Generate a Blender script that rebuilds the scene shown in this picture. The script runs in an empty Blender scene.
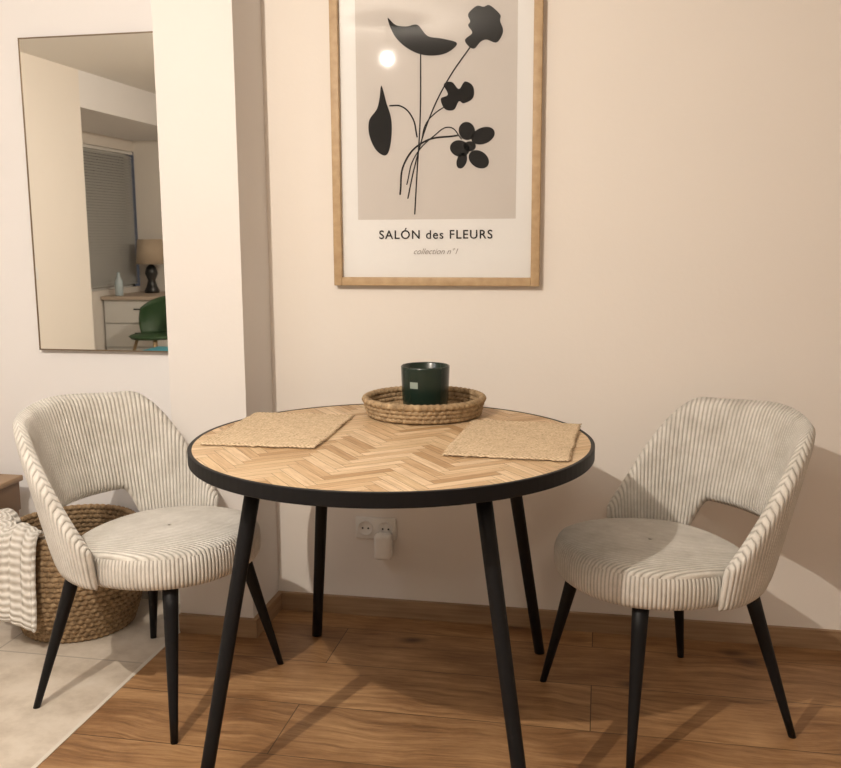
import bpy, bmesh, math, random
from mathutils import Vector, Matrix
random.seed(7)
D=bpy.data; C=bpy.context
sin,cos,pi,rad=math.sin,math.cos,math.pi,math.radians

# ------------------------------------------------------------ helpers
def link(o):
    C.scene.collection.objects.link(o); return o
def empty(name,loc=(0,0,0),rz=0):
    o=D.objects.new(name,None); o.location=loc; o.rotation_euler=(0,0,rz); o.empty_display_size=.1
    return link(o)
def mesh(name,verts,faces,mat=None,parent=None,smooth=False,uv=None,loc=(0,0,0)):
    m=D.meshes.new(name); m.from_pydata([tuple(v) for v in verts],[],faces); m.update()
    if uv:
        l=m.uv_layers.new(name='UVMap')
        for p in m.polygons:
            for li in p.loop_indices:
                l.data[li].uv=uv[m.loops[li].vertex_index]
    o=D.objects.new(name,m); link(o); o.location=loc
    if mat: m.materials.append(mat)
    if smooth:
        for p in m.polygons: p.use_smooth=True
    if parent: o.parent=parent
    return o
def fixn(o):
    b=bmesh.new(); b.from_mesh(o.data); bmesh.ops.recalc_face_normals(b,faces=b.faces); b.to_mesh(o.data); b.free()
def box(name,x0,x1,y0,y1,z0,z1,mat=None,parent=None,bevel=0):
    v=[(x,y,z) for x in(x0,x1) for y in(y0,y1) for z in(z0,z1)]
    f=[(0,1,3,2),(4,6,7,5),(0,4,5,1),(2,3,7,6),(0,2,6,4),(1,5,7,3)]
    o=mesh(name,v,f,mat,parent)
    fixn(o)
    if bevel:
        md=o.modifiers.new('bevel','BEVEL'); md.width=bevel; md.segments=3
        for p in o.data.polygons: p.use_smooth=True
    return o
def loft(name,rings,mat,parent=None,smooth=True,caps=True,closed=True,uv=None):
    n=len(rings[0]); v=[p for r in rings for p in r]; f=[]
    for i in range(len(rings)-1):
        for j in range(n if closed else n-1):
            k=(j+1)%n
            f.append((i*n+j,i*n+k,(i+1)*n+k,(i+1)*n+j))
    if caps:
        f.append(tuple(range(n))[::-1]); f.append(tuple((len(rings)-1)*n+j for j in range(n)))
    o=mesh(name,v,f,mat,parent,smooth,uv); fixn(o)
    return o
def lathe(name,prof,mat,parent=None,n=64,c=(0,0),smooth=True):
    rings=[[(c[0]+r*cos(2*pi*j/n),c[1]+r*sin(2*pi*j/n),z) for j in range(n)] for r,z in prof]
    return loft(name,rings,mat,parent,smooth)
def leg(name,p0,p1,r0,r1,mat,parent,n=20):
    rings=[]
    for i in range(7):
        t=i/6; r=r0+(r1-r0)*t
        rings.append([(p0[0]+(p1[0]-p0[0])*t+r*cos(2*pi*j/n),p0[1]+(p1[1]-p0[1])*t+r*sin(2*pi*j/n),p0[2]+(p1[2]-p0[2])*t) for j in range(n)])
    o=loft(name,rings,mat,parent)
    o.data.polygons[-1].use_smooth=False;o.data.polygons[-2].use_smooth=False
    return o
def sstep(a,b,x):
    t=min(1,max(0,(x-a)/(b-a))); return t*t*(3-2*t)

# ------------------------------------------------------------ materials
class M:
    def __init__(s,name,col=(.8,.8,.8),rough=.5,metal=0,spec=.5):
        s.m=D.materials.new(name); s.m.use_nodes=True; s.t=s.m.node_tree; s.n=s.t.nodes; s.b=s.n['Principled BSDF']
        s.b.inputs['Base Color'].default_value=(*col,1); s.b.inputs['Roughness'].default_value=rough
        s.b.inputs['Metallic'].default_value=metal; s.b.inputs['Specular IOR Level'].default_value=spec
    def node(s,t,**k):
        n=s.n.new(t)
        for a,b in k.items():
            if a.startswith('_'): setattr(n,a[1:],b)
            else: n.inputs[a.replace('__',' ')].default_value=b
        return n
    def l(s,a,b): s.t.links.new(a,b)
    def coord(s,kind='Object',scale=(1,1,1),rot=(0,0,0)):
        tc=s.node('ShaderNodeTexCoord'); mp=s.node('ShaderNodeMapping')
        mp.inputs['Scale'].default_value=scale; mp.inputs['Rotation'].default_value=rot
        s.l(tc.outputs[kind],mp.inputs['Vector']); return mp.outputs['Vector']
    def noise(s,vec,scale=5,detail=4,rough=.5):
        n=s.node('ShaderNodeTexNoise'); n.inputs['Scale'].default_value=scale; n.inputs['Detail'].default_value=detail; n.inputs['Roughness'].default_value=rough
        if vec: s.l(vec,n.inputs['Vector'])
        return n.outputs['Fac']
    def ramp(s,fac,stops):
        r=s.node('ShaderNodeValToRGB'); e=r.color_ramp.elements
        while len(e)<len(stops): e.new(.5)
        for i,(p,c) in enumerate(stops): e[i].position=p; e[i].color=(*c,1)
        s.l(fac,r.inputs['Fac']); return r.outputs['Color']
    def mix(s,fac,a,b,mode='MIX'):
        n=s.n.new('ShaderNodeMix'); n.data_type='RGBA'; n.blend_type=mode
        for sock,val in ((n.inputs[0],fac),(n.inputs[6],a),(n.inputs[7],b)):
            if hasattr(val,'links') : s.l(val,sock)
            else: sock.default_value=val if isinstance(val,(int,float)) else (*val,1)
        return n.outputs[2]
    def math(s,op,a,b=None):
        n=s.n.new('ShaderNodeMath'); n.operation=op
        for i,v in enumerate((a,b)):
            if v is None: continue
            if hasattr(v,'links'): s.l(v,n.inputs[i])
            else: n.inputs[i].default_value=v
        return n.outputs[0]
    def bump(s,h,strength=.3,dist=.01):
        n=s.node('ShaderNodeBump'); n.inputs['Strength'].default_value=strength; n.inputs['Distance'].default_value=dist
        s.l(h,n.inputs['Height']); s.l(n.outputs['Normal'],s.b.inputs['Normal'])
    def col(s,c): s.l(c,s.b.inputs['Base Color'])

def wall_mat(name,col):
    w=M(name,col,.85,spec=.2); v=w.coord()
    n=w.noise(v,60,6); w.bump(n,.12,.004)
    n2=w.noise(v,1.5,2); w.col(w.mix(n2,tuple(c*.97 for c in col),tuple(min(1,c*1.02) for c in col)))
    return w.m
WALL=wall_mat('plaster_cream',(.825,.775,.72))
WALLC=wall_mat('plaster_white',(.80,.785,.785))
CEIL=wall_mat('ceiling_paint',(.80,.78,.75))

def wood_floor():
    w=M('oak_floor',rough=.40); v=w.coord()
    br=w.node('ShaderNodeTexBrick'); w.l(v,br.inputs['Vector'])
    br.inputs['Scale'].default_value=1; br.inputs['Brick Width'].default_value=2.1; br.inputs['Row Height'].default_value=.25
    br.inputs['Mortar Size'].default_value=.0016; br.inputs['Mortar Smooth'].default_value=.3; br.offset=.37
    br.inputs['Color1'].default_value=(0,0,0,1); br.inputs['Color2'].default_value=(1,1,1,1); br.inputs['Mortar'].default_value=(.5,.5,.5,1)
    ad=w.node('ShaderNodeVectorMath'); ad.operation='MULTIPLY_ADD'
    w.l(br.outputs['Color'],ad.inputs[0]); ad.inputs[1].default_value=(7,3,5); w.l(v,ad.inputs[2])
    wn=w.node('ShaderNodeTexNoise'); wn.inputs['Scale'].default_value=2.2; wn.inputs['Detail'].default_value=3; w.l(ad.outputs[0],wn.inputs['Vector'])
    a2=w.node('ShaderNodeVectorMath'); a2.operation='MULTIPLY_ADD'; w.l(wn.outputs['Color'],a2.inputs[0]); a2.inputs[1].default_value=(.0,.16,.0); w.l(ad.outputs[0],a2.inputs[2])
    mp=w.node('ShaderNodeMapping'); mp.inputs['Scale'].default_value=(1.3,19,1); w.l(a2.outputs[0],mp.inputs['Vector'])
    g=w.noise(mp.outputs[0],2.4,11,.74)
    mp2=w.node('ShaderNodeMapping'); mp2.inputs['Scale'].default_value=(1.6,4,1); w.l(ad.outputs[0],mp2.inputs['Vector'])
    g2=w.noise(mp2.outputs[0],1.6,6,.65)
    base=w.ramp(g,[(.28,(.16,.08,.035)),(.43,(.37,.205,.092)),(.58,(.53,.32,.155)),(.76,(.66,.44,.235))])
    base=w.mix(w.ramp(g2,[(.35,(.0,.0,.0)),(.62,(1,1,1))]),w.mix(1,base,(.56,.48,.41),'MULTIPLY'),base)
    vo=w.node('ShaderNodeTexVoronoi'); vo.inputs['Scale'].default_value=1.0
    mp3=w.node('ShaderNodeMapping'); mp3.inputs['Scale'].default_value=(2.6,5.0,1); w.l(a2.outputs[0],mp3.inputs['Vector']); w.l(mp3.outputs[0],vo.inputs['Vector'])
    kn=w.ramp(vo.outputs['Distance'],[(.03,(.18,.12,.08)),(.16,(1,1,1))])
    base=w.mix(1,base,kn,'MULTIPLY')
    tone=w.ramp(br.outputs['Color'],[(0,(.80,.77,.74)),(1,(1.1,1.1,1.1))])
    c=w.mix(1,base,tone,'MULTIPLY')
    c=w.mix(br.outputs['Fac'],c,(.07,.035,.015)); w.col(c)
    w.bump(w.math('SUBTRACT',g,w.math('MULTIPLY',br.outputs['Fac'],1.5)),.15,.003)
    return w.m
def tile_mat():
    w=M('stone_tile',rough=.45); v=w.coord()
    br=w.node('ShaderNodeTexBrick'); w.l(v,br.inputs['Vector']); br.offset=.0
    br.inputs['Scale'].default_value=1; br.inputs['Brick Width'].default_value=.6; br.inputs['Row Height'].default_value=.6
    br.inputs['Mortar Size'].default_value=.003
    n=w.noise(v,7,8,.65); c=w.ramp(n,[(.3,(.47,.40,.32)),(.55,(.66,.59,.50)),(.8,(.76,.70,.62))])
    w.col(w.mix(br.outputs['Fac'],c,(.42,.37,.31))); w.bump(n,.1,.003)
    return w.m
def trim_mat():
    w=M('oak_trim',rough=.45); v=w.coord(scale=(1.5,1.5,30)); n=w.noise(v,3,5)
    w.col(w.ramp(n,[(.3,(.27,.165,.09)),(.7,(.40,.265,.155))])); return w.m
def oak_frame():
    w=M('oak_frame',rough=.5); v=w.coord(scale=(6,6,6)); n=w.noise(v,6,5)
    w.col(w.ramp(n,[(.3,(.42,.28,.15)),(.7,(.53,.375,.215))])); return w.m
FLOOR=wood_floor(); TILE=tile_mat(); TRIM=trim_mat(); OAK=oak_frame()
BLACK=M('black_powder_coat',(.005,.005,.006),.5,spec=.25).m

def corduroy():
    w=M('corduroy',rough=.9,spec=.15); tc=w.node('ShaderNodeUVMap'); tc.uv_map='UVMap'
    sp=w.node('ShaderNodeSeparateXYZ'); w.l(tc.outputs[0],sp.inputs[0])
    ph=w.math('MULTIPLY',sp.outputs[0],2*pi/.0105)
    s=w.math('ABSOLUTE',w.math('SINE',w.math('MULTIPLY',ph,.5)))
    s=w.math('POWER',s,.55)
    v=w.coord(); n=w.noise(v,12,6,.7); n3=w.noise(v,160,3)
    hi=w.ramp(n,[(.32,(.60,.57,.515)),(.68,(.80,.775,.725))])
    lo=w.ramp(n,[(.3,(.36,.335,.29)),(.7,(.52,.49,.44))])
    w.col(w.mix(s,lo,hi)); h=w.math('ADD',s,w.math('MULTIPLY',n3,.25)); w.bump(h,.8,.005)  # velvet highlights and groove darkening are painted into the base colour
    w.b.inputs['Sheen Weight'].default_value=.3; w.b.inputs['Sheen Roughness'].default_value=.4
    return w.m
CORD=corduroy()

def jute(name,a,b,pitch=.011):
    w=M(name,rough=.95,spec=.1); tc=w.node('ShaderNodeTexCoord'); sp=w.node('ShaderNodeSeparateXYZ'); 
    wn=w.node('ShaderNodeTexNoise'); wn.inputs['Scale'].default_value=30; w.l(tc.outputs['Object'],wn.inputs['Vector'])
    dm=w.node('ShaderNodeVectorMath'); dm.operation='MULTIPLY_ADD'; w.l(wn.outputs['Color'],dm.inputs[0]); dm.inputs[1].default_value=(.006,.006,0); w.l(tc.outputs['Object'],dm.inputs[2])
    w.l(dm.outputs[0],sp.inputs[0])
    sx=w.math('SINE',w.math('MULTIPLY',sp.outputs[0],2*pi/pitch)); sy=w.math('SINE',w.math('MULTIPLY',sp.outputs[1],2*pi/pitch))
    s=w.math('MULTIPLY',sx,sy); n=w.noise(tc.outputs['Object'],110,4,.8)
    f=w.math('ADD',w.math('MULTIPLY',s,.22),n)
    w.col(w.ramp(f,[(.2,tuple(c*.6 for c in a)),(.42,a),(.7,b)])); w.bump(f,.7,.004); return w.m
JUTE=jute('jute_weave',(.58,.44,.285),(.78,.63,.45))
def rope(name,a,b):
    w=M(name,rough=.85,spec=.2); v=w.coord(); n=w.noise(v,55,5,.7); n2=w.noise(v,9,2)
    c=w.ramp(n,[(.3,tuple(x*.45 for x in a)),(.5,a),(.72,b)]); w.col(w.mix(n2,c,w.mix(1,c,(.8,.78,.72),'MULTIPLY'))); w.bump(n,.7,.004); return w.m
ROPE=rope('seagrass_light',(.42,.30,.18),(.60,.46,.30))
ROPE2=rope('seagrass_brown',(.33,.225,.13),(.50,.365,.225))

# ------------------------------------------------------------ room shell
WY=2.875
box('floor',-1.30,2.3,-3.3,WY+.1,-.1,0,FLOOR)
box('floor_tile',-4.5,-1.312,-3.3,WY+.1,-.1,0,TILE)
box('trim_threshold',-1.312,-1.30,-3.2,WY,-.1,.002,M('threshold_light',(.70,.65,.57),.4).m)
box('ceiling',-4.5,2.3,-3.3,WY+.1,2.4,2.5,CEIL)
box('wall_back',-1.2,2.3,WY,WY+.1,0,2.4,WALL)
box('wall_back_left',-3.7,-1.2,WY,WY+.1,0,2.4,WALLC)
box('wall_column',-1.303,-1.056,2.64,WY,0,2.4,wall_mat('plaster_column',(.76,.73,.705)))
box('wall_right',2.2,2.3,-3.3,WY,0,2.4,WALL)
box('wall_front',-3.7,2.2,-3.3,-3.2,0,2.4,WALLC)
box('wall_left',-3.7,-3.6,-.425,WY,0,2.4,WALL)
box('wall_left_end',-4.4,-3.6,-3.2,-2.68,0,2.4,WALL)
box('wall_left_header',-4.4,-3.6,-2.68,-.425,2.15,2.4,WALLC)
box('wall_recess_side',-4.5,-3.7,-.425,-.325,0,2.4,WALL)
box('wall_recess_outer_a',-4.5,-4.4,-2.68,-.425,0,.78,WALL)
box('wall_recess_outer_b',-4.5,-4.4,-2.68,-.425,2.05,2.15,WALL)
box('wall_recess_outer_c',-4.5,-4.4,-1.75,-.425,.78,2.05,WALL)
box('baseboard_back',-1.041,2.2,WY-.015,WY,0,.06,TRIM)
box('baseboard_column_side',-1.056,-1.041,2.625,WY,0,.06,TRIM)
box('baseboard_column_front',-1.303,-1.056,2.625,2.64,0,.06,TRIM)
box('baseboard_right',2.185,2.2,-3.2,WY-.015,0,.06,TRIM)
box('baseboard_left',-3.6,-1.303,WY-.012,WY,0,.06,M('baseboard_stone',(.6,.56,.5),.5).m)

# ------------------------------------------------------------ window with blinds
win=empty('window_1',(-4.45,-2.2,0))
WH=M('white_lacquer',(.8,.79,.77),.35).m
DK=M('night_glass',(.02,.025,.03),.3,spec=.2).m
box('glass_pane',-.03,-.02,-.47,.44,.79,2.04,DK,win)
for i,(a,b,c,d) in enumerate([(-.48,.45,.78,.83),(-.48,.45,2.0,2.05),(-.48,-.42,.78,2.05),(.39,.45,.78,2.05)]):
    box('sash_%d'%i,-.04,.0,a,b,c,d,WH,win)
SL=M('blind_slats_grey',(.52,.52,.50),.45).m
vs=[];fs=[]
for i in range(48):
    z=.82+i*.025; k=len(vs)
    for y in(-.47,.43): vs+= [(.02,y,z+.012),(.035,y,z-.012)]
    fs.append((k,k+1,k+3,k+2))
mesh('blind_slats',vs,fs,SL,win)
box('blind_headrail',.01,.045,-.47,.43,2.02,2.045,WH,win)

desk=empty('recess_desk',(-4.04,-2.3,0))
box('worktop',-.35,.42,-.37,.38,.70,.73,M('worktop_beige',(.55,.45,.36),.5).m,desk)
box('cabinet_body',-.35,.38,-.37,.33,0,.70,WH,desk)
for i in range(3): box('drawer_front_%d'%i,-.34,.37,.33,.348,.06+i*.215,.06+i*.215+.205,WH,desk,.004)
for i in range(3): box('drawer_handle_%d'%i,-.05,.08,.348,.36,.18+i*.215,.19+i*.215,BLACK,desk)
lamp=empty('table_lamp',(-4.16,-2.45,.731))
lathe('lamp_base',[(.005,0),(.065,0),(.07,.02),(.05,.06),(.035,.12),(.06,.18),(.045,.24),(.012,.27),(.01,.30),(.003,.30)],M('lamp_ceramic_black',(.02,.02,.02),.3).m,lamp,32)
lathe('lamp_shade',[(.128,.27),(.135,.27),(.115,.50),(.11,.50),(.128,.27)],M('lamp_shade_linen',(.50,.40,.30),.9).m,lamp,40)
bt=empty('water_bottle',(-4.25,-2.0,.731))
lathe('bottle_body',[(.03,0),(.035,.01),(.035,.13),(.015,.17),(.013,.21),(.003,.21)],M('bottle_plastic',(.5,.6,.65),.2).m,bt,24)
gc=empty('green_shell_chair',(-3.60,-1.36,0),rad(110))
G=M('green_plastic',(.045,.10,.04),.5).m
rings=[]
for i in range(9):
    t=i/8; z=.44+.33*t; r=.2+.03*sin(t*pi)
    rings.append([(-r*cos(rad(a)),r*sin(rad(a)),z-.1*abs(a/80)**2*t) for a in range(-80,81,10)])
sh=loft('chair_shell',rings,G,gc,caps=False,closed=False); sh.modifiers.new('s','SOLIDIFY').thickness=.012
lathe('chair_seat',[(.02,.43),(.19,.43),(.21,.45),(.19,.46),(.02,.455)],G,gc,32)
for i,(a,b) in enumerate([(1,1),(1,-1),(-1,1),(-1,-1)]): leg('chair_leg_%d'%i,(a*.1,b*.1,.43),(a*.19,b*.19,0),.014,.01,OAK,gc)
sb=empty('storage_box',(-3.22,-.90,0))
TEAL=M('teal_plastic',(.02,.32,.36),.4).m
box('box_body',-.2,.2,-.15,.15,0,.36,TEAL,sb,.015); box('box_lid',-.21,.21,-.16,.16,.36,.40,M('lid_blue',(.1,.45,.6),.4).m,sb,.01)
th=box('thermostat',-3.6,-3.575,.60,.70,1.93,2.07,WH,None,.005)
ls=box('light_switch',-3.6,-3.588,.22,.30,.98,1.06,WH,None,.004)

# ------------------------------------------------------------ mirror
mir=empty('wall_mirror',(-1.610,2.86,1.385))
MM=M('mirror_silver',(.86,.85,.80),.015,1).m
BR=M('mirror_frame_brass',(.25,.19,.13),.35,.8).m
hw,hh=.272,.51
box('mirror_pane',-hw+.004,hw-.004,-.004,.012,-hh+.004,hh-.004,MM,mir)
for nm,a in {'left':(-hw,-hw+.004,-hh,hh),'right':(hw-.004,hw,-hh,hh),'top':(-hw,hw,hh-.004,hh),'bottom':(-hw,hw,-hh,-hh+.004)}.items():
    box('mirror_edge_'+nm,a[0],a[1],-.006,.0145,a[2],a[3],BR,mir)

# ------------------------------------------------------------ poster
po=empty('framed_botanical_poster',(-.508,WY,1.56))
PW,PH=.322,.46
fw=.026
box('frame_left',-PW,-PW+fw,-.028,-.001,-PH,PH,OAK,po,.002); box('frame_right',PW-fw,PW,-.028,-.001,-PH,PH,OAK,po,.002)
box('frame_bottom',-PW+fw,PW-fw,-.028,-.001,-PH,-PH+fw,OAK,po,.002); box('frame_top',-PW+fw,PW-fw,-.028,-.001,PH-fw,PH,OAK,po,.002)
box('paper',-PW+fw,PW-fw,-.010,-.002,-PH+fw,PH-fw,M('paper_white',(.81,.79,.765),.6).m,po)
# art grid: 1 unit = 3 mm on the sheet
def A(u,v): return ((u-437)*.003057,1.505-1.56-(v-150)*.003)
def flat(name,pts,y,mat):
    vs=[(A(*p)[0],y,A(*p)[1]) for p in pts]
    return mesh(name,vs,[tuple(range(len(vs)))],mat,po)
def smoothpts(pts,k=6):
    out=[];n=len(pts)
    for i in range(n):
        p0,p1,p2,p3=[Vector(pts[(i+j-1)%n]) for j in range(4)]
        for s in range(k):
            t=s/k
            q=.5*((2*p1)+(p2-p0)*t+(2*p0-5*p1+4*p2-p3)*t*t+(3*p1-p0-3*p2+p3)*t**3); out.append((q.x,q.y))
    return out
flat('art_panel',[(357,217),(518,217),(518,-1),(357,-1)],-.0105,M('art_beige',(.61,.56,.515),.6).m)
INK=M('ink_black',(.012,.011,.010),.7,spec=.2).m
def blob(name,pts): 
    o=flat(name,smoothpts(pts),-.0115,INK)
    b=bmesh.new(); b.from_mesh(o.data); bmesh.ops.triangulate(b,faces=b.faces); b.to_mesh(o.data); b.free()
blob('leaf_top',[(390,18),(398,25),(409,27),(420,26),(430,37),(444,40),(459,45),(451,53),(438,56),(422,54),(407,46),(396,34)])
blob('flower_top',[(470,18),(478,11),(485,12),(491,11),(501,20),(501,26),(504,36),(498,46),(488,43),(482,45),(476,51),(470,48),(467,42),(474,36),(470,29),(472,25)])
blob('leaf_left',[(383,83),(388,100),(393,118),(392,140),(387,152),(377,147),(370,132),(370,117),(378,106),(381,95)])
blob('flower_mid',[(446,84),(454,82),(461,89),(467,82),(475,87),(475,98),(466,103),(461,101),(456,109),(447,108),(443,98),(450,94)])
def ell(cx,cy,a,b,r): return [(cx+a*cos(t)*cos(r)-b*sin(t)*sin(r),cy+a*cos(t)*sin(r)+b*sin(t)*cos(r)) for t in [i*pi/6 for i in range(12)]]
for i,e in enumerate([(485,135,12,8,-.35),(469,130,9,8,1.2),(462,147,10,8,.3),(481,158,11,8,.6),(464,159,8,5,1.9),(472,145,6,5,0)]): blob('flower_low_%d'%i,ell(*e))
def stem(name,pts,w=.9):
    cu=D.curves.new(name,'CURVE'); cu.dimensions='3D'; cu.bevel_depth=.0022*w; cu.resolution_u=12
    s=cu.splines.new('BEZIER'); s.bezier_points.add(len(pts)-1)
    for bp,p in zip(s.bezier_points,pts):
        x,z=A(*p); bp.co=(x,-.0115,z); bp.handle_left_type=bp.handle_right_type='AUTO'
    cu.materials.append(INK); o=D.objects.new(name,cu); link(o); o.parent=po; o.scale=(1,.2,1); o.location=(0,-.0115*.8,0)
stem('stem_1',[(416,212),(419,165),(422,120),(423,52)])
stem('stem_2',[(409,196),(416,165),(430,120),(450,80),(473,48)])
stem('stem_3',[(401,192),(406,160),(425,140),(460,134)],1.2)
stem('stem_4',[(391,103),(403,104),(414,115),(419,135)],1)
stem('stem_5',[(423,140),(428,122),(437,112),(450,104)],.8)
stem('stem_6',[(408,182),(416,155),(436,134),(452,126),(464,138)],.8)
def text(name,body,u,v,width,col,shear=0,sp=1,off=0):
    cu=D.curves.new(name,'FONT'); cu.body=body; cu.align_x='CENTER'; cu.align_y='CENTER'; cu.size=.03; cu.space_character=sp; cu.shear=shear; cu.offset=off
    cu.materials.append(col); o=D.objects.new(name,cu); link(o); o.parent=po
    C.view_layer.update(); k=width/max(.001,o.dimensions.x); o.scale=(k,k,k); x,z=A(u,v); o.location=(x,-.0115,z); o.rotation_euler=(pi/2,0,0)
text('title_text','SALÓN des FLEURS',437,233,.355,INK,0,1.15,.0003)
text('subtitle_text','collection n°1',437,250,.14,M('ink_grey',(.35,.31,.28),.6).m,.4)
g=D.materials.new('picture_glass'); g.use_nodes=True; nt=g.node_tree; nt.nodes.clear()
out=nt.nodes.new('ShaderNodeOutputMaterial'); mx=nt.nodes.new('ShaderNodeMixShader'); tr=nt.nodes.new('ShaderNodeBsdfTransparent'); gl=nt.nodes.new('ShaderNodeBsdfGlossy'); fr=nt.nodes.new('ShaderNodeFresnel')
gl.inputs['Roughness'].default_value=.03; fr.inputs['IOR'].default_value=1.4
nt.links.new(fr.outputs[0],mx.inputs[0]); nt.links.new(tr.outputs[0],mx.inputs[1]); nt.links.new(gl.outputs[0],mx.inputs[2]); nt.links.new(mx.outputs[0],out.inputs[0])
mesh('glass_sheet',[(-PW+fw,-.016,-PH+fw),(PW-fw,-.016,-PH+fw),(PW-fw,-.016,PH-fw),(-PW+fw,-.016,PH-fw)],[(0,1,2,3)],g,po)

# ------------------------------------------------------------ socket
so=empty('wall_socket',(-.710,WY,.303))
PL=M('socket_plastic',(.80,.78,.74),.35).m
box('plate',-.068,.068,-.011,0,-.036,.036,PL,so,.003)
for i,x in enumerate((-.034,.034)):
    n=40; rr=[(.026,-.0112),(.026,-.014),(.023,-.014),(.021,-.0115),(.002,-.0115)]
    rings=[[(x+r*cos(2*pi*j/n),y,r*sin(2*pi*j/n)) for j in range(n)] for r,y in rr]
    loft('socket_ring_%d'%i,rings,PL,so)
    for k in(-1,1):
        rings=[[(x+k*.0095+r*cos(2*pi*j/12),y,r*sin(2*pi*j/12)) for j in range(12)] for r,y in [(.003,-.0118),(.003,-.0125)]]
        loft('socket_hole_%d%d'%(i,k),rings,BLACK,so)
ad=empty('plug_in_adapter',(-.678,WY-.0145,.265))
box('adapter_body',-.029,.029,-.045,0,-.055,.030,M('adapter_white',(.85,.83,.8),.3).m,ad,.012)

# ------------------------------------------------------------ table
TX,TY=-.507,2.234
tb=empty('round_dining_table',(TX,TY,0))
lathe('tabletop_core',[(.01,.722),(.492,.722),(.492,.7485),(.01,.7485)],BLACK,tb,128,smooth=False)
n=128; prof=[(.492,.718),(.5,.718),(.5015,.720),(.5015,.7500),(.5,.7512),(.4925,.7512),(.492,.7508),(.492,.718)]
loft('tabletop_rim',[[(r*cos(2*pi*j/n),r*sin(2*pi*j/n),z) for j in range(n)] for r,z in prof],BLACK,tb,caps=False,smooth=False)
def clip(poly,R,n=96):
    for i in range(n):
        a=2*pi*(i+.5)/n; nx,ny=cos(a),sin(a); out=[]
        if not poly: return []
        for k in range(len(poly)):
            p,q=poly[k],poly[(k+1)%len(poly)]
            dp=p[0]*nx+p[1]*ny-R; dq=q[0]*nx+q[1]*ny-R
            if dp<=0: out.append(p)
            if (dp<0<dq) or (dq<0<dp):
                t=dp/(dp-dq); out.append((p[0]+(q[0]-p[0])*t,p[1]+(q[1]-p[1])*t))
        poly=out
    return poly
w_,N=.027,6; ang=rad(38); vs=[];fs=[];cols=[];uvs=[]
tones=[(.64,.46,.28),(.70,.53,.34),(.58,.40,.23),(.75,.58,.39),(.66,.49,.30),(.48,.31,.16)]
for x in range(-34,34):
    for y in range(-34,34):
        k=(x-y)%(2*N)
        if k==0: r=(x,x+N,y,y+1); hor=True
        elif k==2*N-1: r=(x,x+1,y,y+N); hor=False
        else: continue
        e=.0004
        q=[(r[0]*w_+e,r[2]*w_+e),(r[1]*w_-e,r[2]*w_+e),(r[1]*w_-e,r[3]*w_-e),(r[0]*w_+e,r[3]*w_-e)]
        if min(math.hypot(*p) for p in q)>.55: continue
        p=clip(q,.4915)
        if len(p)<3: continue
        col=random.choice(tones); off=random.random()*5; s=len(vs)
        for a,b in p:
            vs.append((a*cos(ang)-b*sin(ang),a*sin(ang)+b*cos(ang),.7505)); cols.append(col)
            uvs.append((a+off,b) if hor else (b+off,a))
        fs.append(tuple(range(s,s+len(p))))
w=M('herringbone_oak',rough=.5); at=w.node('ShaderNodeAttribute'); at.attribute_name='tone'
uvn=w.node('ShaderNodeUVMap'); uvn.uv_map='UVMap'; mp=w.node('ShaderNodeMapping'); mp.inputs['Scale'].default_value=(6,90,1); w.l(uvn.outputs[0],mp.inputs[0])
nn=w.noise(mp.outputs[0],1.5,6,.6); w.col(w.mix(1,at.outputs['Color'],w.ramp(nn,[(.25,(.62,.55,.46)),(.7,(1.08,1.08,1.08))]),'MULTIPLY'))
hb=mesh('herringbone_veneer',vs,fs,w.m,tb,uv=uvs)
ca=hb.data.color_attributes.new('tone','FLOAT_COLOR','POINT')
for i,c in enumerate(cols): ca.data[i].color=(*c,1)
for i,(a,b,fx) in enumerate([(-1,1,.355),(1,1,.35),(-1,-1,.345),(1,-1,.385)]):
    leg('table_leg_%d'%i,(a*.26,b*.27,.722),(a*fx,b*.45,0),.019,.0155,BLACK,tb,24)
    box('leg_plate_%d'%i,a*.26-.04,a*.26+.04,b*.27-.04,b*.27+.04,.712,.7225,BLACK,tb,.003)
for i,b in enumerate((-.27,.27)): box('cross_rail_%d'%i,-.26,.26,b-.012,b+.012,.694,.72,BLACK,tb,.002)

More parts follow.
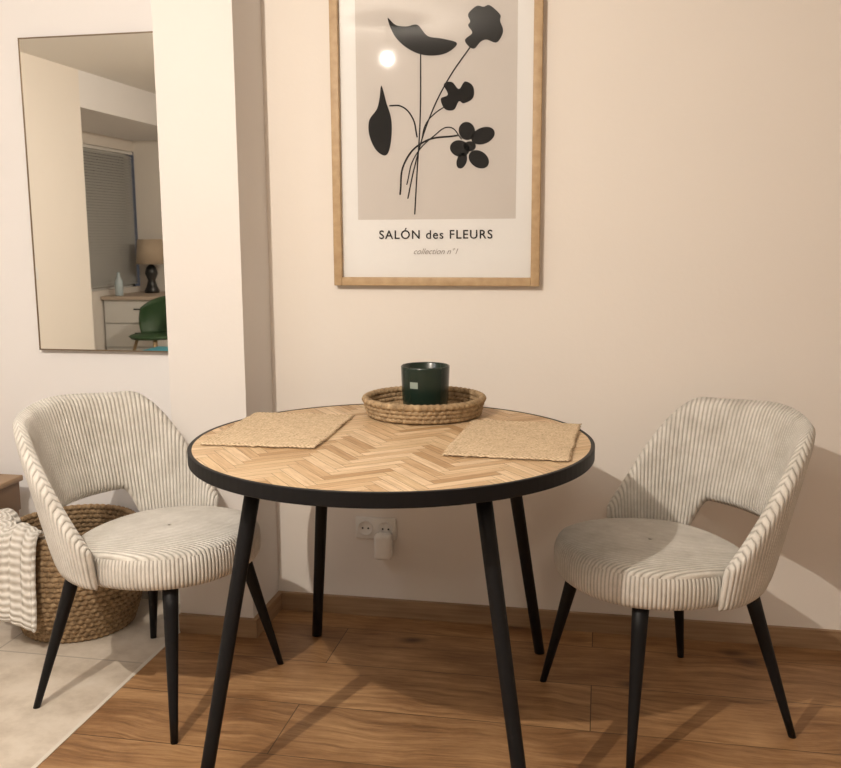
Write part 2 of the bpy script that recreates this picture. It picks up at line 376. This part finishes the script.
# ------------------------------------------------------------ placemats
def placemat(cx,cy,hx,hy,rot):
    e=empty('woven_placemat',(cx,cy,.7515),rot)
    nx,ny=60,80; vs=[];fs=[]
    rnd=random.Random(cx)
    ex=[rnd.uniform(-.004,.004) for _ in range(ny+1)]; ey=[rnd.uniform(-.004,.004) for _ in range(nx+1)]
    for i in range(nx+1):
        for j in range(ny+1):
            x=-hx+2*hx*i/nx; y=-hy+2*hy*j/ny
            if i in(0,nx): x+=ex[j]
            if j in(0,ny): y+=ey[i]
            edge=min(i,nx-i,j,ny-j); z=.005+.0012*sin(x*40+cy)*sin(y*31)+(-.001 if edge==0 else .0015 if edge==2 else 0)+rnd.uniform(-.0005,.0005)
            vs.append((x,y,z))
    for i in range(nx):
        for j in range(ny): a=i*(ny+1)+j; fs.append((a,a+ny+1,a+ny+2,a+1))
    o=mesh('mat_cloth',vs,fs,JUTE,e,True); s=o.modifiers.new('s','SOLIDIFY'); s.thickness=.0022; s.offset=-1
    v=[];f=[]
    for k in range(190):
        side=k%4; t=rnd.uniform(-1,1); L=rnd.uniform(.004,.012)
        if side==0: p=(t*hx,-hy); d=(rnd.uniform(-.3,.3),-1)
        elif side==1: p=(t*hx,hy); d=(rnd.uniform(-.3,.3),1)
        elif side==2: p=(-hx,t*hy); d=(-1,rnd.uniform(-.3,.3))
        else: p=(hx,t*hy); d=(1,rnd.uniform(-.3,.3))
        s0=len(v); q=(-d[1]*.0008,d[0]*.0008)
        v+=[(p[0]+q[0],p[1]+q[1],.003),(p[0]-q[0],p[1]-q[1],.003),(p[0]+d[0]*L,p[1]+d[1]*L,.001)]; f.append((s0,s0+1,s0+2))
    mesh('mat_fringe',v,f,JUTE,e)
placemat(TX-.307,TY+.052,.145,.206,rad(2))
placemat(TX+.308,TY+.036,.146,.208,rad(-2))

# ------------------------------------------------------------ rope rings
def rope_rings(name,specs,mat,parent,seg=240,tw=48,amp=.22,m=8):
    vs=[];fs=[]
    for idx,(R,z,r) in enumerate(specs):
        s=len(vs); ph=(idx%2)*pi+idx*.3
        for i in range(seg):
            t=2*pi*i/seg
            rr=r*(1+amp*sin(tw*t+ph))
            for j in range(m):
                a=2*pi*j/m
                rad_=R+rr*cos(a); vs.append((rad_*cos(t),rad_*sin(t),z+r*(1+amp*.4*sin(tw*t+ph+1))*sin(a)))
        for i in range(seg):
            for j in range(m):
                a=s+i*m+j; b=s+i*m+(j+1)%m; c=s+((i+1)%seg)*m+(j+1)%m; d=s+((i+1)%seg)*m+j
                fs.append((a,d,c,b))
    o=mesh(name,vs,fs,mat,parent,True); fixn(o); return o
tray=empty('woven_tray',(-.488,2.562,.7515))
sp=[(.012+.0125*i,.0085,.0068) for i in range(12)]
sp+=[(.157,.009,.0075),(.160,.021,.0075),(.163,.033,.0075),(.166,.047,.0095)]
rope_rings('tray_weave',sp,ROPE,tray,seg=300,tw=60)
pot=empty('green_plant_pot',(-.484,2.562,.7685))
lathe('pot_body',[(.003,0),(.058,0),(.062,.004),(.0655,.03),(.069,.118),(.069,.122),(.0665,.124),(.064,.121),(.059,.02),(.003,.018)],M('pot_green_glaze',(.010,.024,.017),.25).m,pot,96)
vs=[];fs=[]
for i in range(9):
    a=rad(-118+i*2.6)
    for z in(.066,.084): r=.0658+(z-.03)*.04+.0009; vs.append((r*cos(a),r*sin(a),z))
for i in range(8): fs.append((2*i,2*i+2,2*i+3,2*i+1))
mesh('pot_label',vs,fs,M('label_pale',(.30,.36,.32),.5).m,pot,True)

# ------------------------------------------------------------ chairs
def chair(loc,rz):
    e=empty('dining_chair',(loc[0],loc[1],0),rz)
    nu,nv=150,18; rings=[];uv=[]; TM=93
    for i in range(nu+1):
        u=-1+2*i/nu; th=rad(TM)*u; t=abs(u)*TM
        zt=.808-.012*sstep(0,35,t)-.335*sstep(40,103,t)**.95
        zb=.372+.142*(1-sstep(29,46,t))
        et=max(0.05,(1-abs(u)**26))**.5
        loop=[]
        def P(v,side):
            z=zb+(zt-zb)*v; h=(z-.40)/.42
            a=.235+.11*h; b=.254+.078*h
            c,s=cos(th),sin(th)
            nx,ny=-c/a,s/b; l=math.hypot(nx,ny); nx/=l; ny/=l
            k=.022*max(0,1-abs(2*v-1)**7)**.5*et
            return (-a*c+nx*k*side, b*s+ny*k*side, z)
        for j in range(nv+1): loop.append(P(j/nv,1)); uv.append((th*.262,j/nv))
        for j in range(nv-1,0,-1): loop.append(P(j/nv,-1)); uv.append((th*.262,j/nv))
        rings.append(loop)
    loft('backrest_shell',rings,CORD,e,uv=uv)
    n=96
    def seat_ring(s,z,mode):
        r=[];uvr=[];arc=0;prev=None
        for j in range(n+1 if mode=='band' else n):
            a=2*pi*j/n; ca,sa=cos(a),sin(a); p=2/2.35
            x=.045+.237*s*math.copysign(abs(ca)**p,ca); y=.238*s*math.copysign(abs(sa)**p,sa)
            if ca>0: y*=1-.05*ca
            zz=z-(.045 if z>.42 else .03)*(.28-x)
            if prev: arc+=math.hypot(x-prev[0],y-prev[1])
            prev=(x,y)
            r.append((x,y,zz)); uvr.append((arc/s,z) if mode=='band' else (y,x))
        return r,uvr
    for nm,mode,prof in (('seat_side_band','band',[(.90,.378),(.96,.382),(.99,.392),(1.0,.407),(1.003,.424),(1.0,.444),(.985,.458),(.972,.463)]),
                    ('seat_top_panel','top',[(.972,.463),(.965,.4685),(.95,.473),(.91,.478),(.8,.482),(.6,.4845),(.3,.486),(.02,.4865)]),
                    ('seat_underside','top',[(.02,.377),(.90,.378)])):
        rr=[];uu=[]
        for s,z in prof:
            a,b=seat_ring(s,z,mode); rr.append(a); uu+=b
        o=loft(nm,rr,CORD,e,caps=False,closed=(mode!='band'),uv=uu)
    for i,(a,b) in enumerate([(1,1),(1,-1),(-1,1),(-1,-1)]):
        leg('leg_%d'%(i+1),(.01+a*.155,b*.155,.385),(a*.235-(.012 if a>0 and b<0 else 0),b*.24,0),.021,.0095,BLACK,e)
    return e
chair((-1.190,2.288),rad(-12.5))
chair((.178,2.406),rad(210))

# ------------------------------------------------------------ basket + throw
bk=empty('wicker_basket',(-1.665,2.645,0))
sp=[]
nr=21
for i in range(nr):
    t=i/(nr-1); R=.168+.045*sin(pi*min(1,t*1.15)*.75)-.01*t; sp.append((R,.011+t*.325,.0098))
rope_rings('basket_weave',sp,ROPE2,bk,seg=300,tw=56,amp=.3)
rope_rings('basket_base',[(.02+.02*i,.011,.0105) for i in range(8)],ROPE2,bk,seg=100,tw=20)
def knit():
    w=M('knit_cream',rough=.95,spec=.1); tc=w.node('ShaderNodeUVMap'); tc.uv_map='UVMap'; sp=w.node('ShaderNodeSeparateXYZ'); w.l(tc.outputs[0],sp.inputs[0])
    s1=w.math('SINE',w.math('MULTIPLY',sp.outputs[0],2*pi/.02)); s2=w.math('SINE',w.math('MULTIPLY',sp.outputs[1],2*pi/.022))
    s=w.math('MULTIPLY_ADD',w.math('ADD',w.math('MULTIPLY',s1,.35),s2),.4); s.node.inputs[2].default_value=.5
    w.col(w.ramp(s,[(0,(.56,.52,.46)),(.6,(.78,.75,.70))])); w.bump(s,.9,.006); return w.m
th=empty('knitted_throw',(-1.665,2.645,0))
rings=[];uv=[]
path=[(.160,.25),(.172,.32),(.184,.365),(.205,.381),(.230,.370),(.240,.34),(.245,.30),(.248,.25),(.246,.20),(.25,.155),(.252,.13)]
for i in range(61):
    a=rad(-166+i*1.35); r=[]
    s=0
    for k,(R,z) in enumerate(path):
        f=max(0,k-4)/6
        R2=R+.010*f*sin(i*.55)+.005*sin(i*.9+k*.4); z2=z+.010*sin(i*.3)+(f*.05*sin(i*.07+1)) 
        r.append((R2*cos(a),R2*sin(a),z2)); s+=.045; uv.append((i*.0065,s))
    rings.append(r)
o=loft('throw_cloth',rings,knit(),th,caps=False,closed=False,uv=uv); s=o.modifiers.new('s','SOLIDIFY'); s.thickness=.014; s.offset=1
sb2=o.modifiers.new('sub','SUBSURF'); sb2.levels=1; sb2.render_levels=1
st=empty('wooden_side_table',(-2.125,2.62,0))
WALN=M('wood_brown',(.22,.13,.07),.5).m
box('side_table_top',-.19,.19,-.19,.17,.43,.45,TRIM,st,.004)
box('side_table_apron',-.18,.18,-.18,.16,.33,.43,WALN,st,.002)
for i,(a,b) in enumerate([(1,1),(1,-1),(-1,1),(-1,-1)]): box('side_table_leg_%d'%i,a*.155-.018,a*.155+.018,b*.14-.018,b*.14+.018,0,.34,TRIM,st,.002)

# ------------------------------------------------------------ lights
def light(name,kind,loc,energy,col,parent=None,size=.05,rot=(0,0,0)):
    l=D.lights.new(name,kind); l.energy=energy; l.color=col
    if kind=='AREA': l.shape='DISK'; l.size=size
    else: l.shadow_soft_size=size
    o=D.objects.new(name,l); link(o); o.location=loc; o.rotation_euler=rot
    if parent: o.parent=parent
    return o
cs=empty('ceiling_spotlight',(-1.164,.62,2.4))
CH=M('brushed_steel',(.6,.6,.6),.3,1).m
lathe('spot_canopy',[(.002,0),(.05,0),(.05,-.02),(.01,-.022),(.008,-.10),(.03,-.115),(.045,-.17),(.04,-.17),(.028,-.125),(.002,-.122)],CH,cs,32)
light('spot_bulb','POINT',(0,0,-.205),128,(1,.895,.77),cs,.018)
cp=empty('ceiling_area_light',(.35,-1.3,2.4))  # unseen fill light with dish, added to soften the light in the room
lathe('fill_dish',[(.002,0),(.22,0),(.23,-.02),(.22,-.03),(.002,-.03)],WH,cp,48)
light('ceiling_fill_light','AREA',(0,0,-.04),15,(1,.90,.78),cp,.42)
cl=empty('ceiling_area_light',(-2.05,.9,2.4))
lathe('lamp_dish_left',[(.002,0),(.16,0),(.17,-.02),(.16,-.03),(.002,-.03)],WH,cl,48)
light('ceiling_lamp_light_left','AREA',(0,0,-.04),7,(.93,.94,1),cl,.3)

wd=D.worlds.new('world'); C.scene.world=wd; wd.use_nodes=True
wd.node_tree.nodes['Background'].inputs[0].default_value=(.05,.05,.06,1)
C.scene.view_settings.view_transform='Standard'

# ------------------------------------------------------------ camera
cam=D.cameras.new('camera'); cam.lens=930/841*36; cam.sensor_width=36
co=D.objects.new('camera',cam); link(co); co.location=(0,0,1.256)
R=Matrix.Rotation(rad(11),3,'Z')@Matrix.Rotation(rad(90-9.1),3,'X')@Matrix.Rotation(rad(-.3),3,'Z')
co.rotation_euler=R.to_euler()
C.scene.camera=co
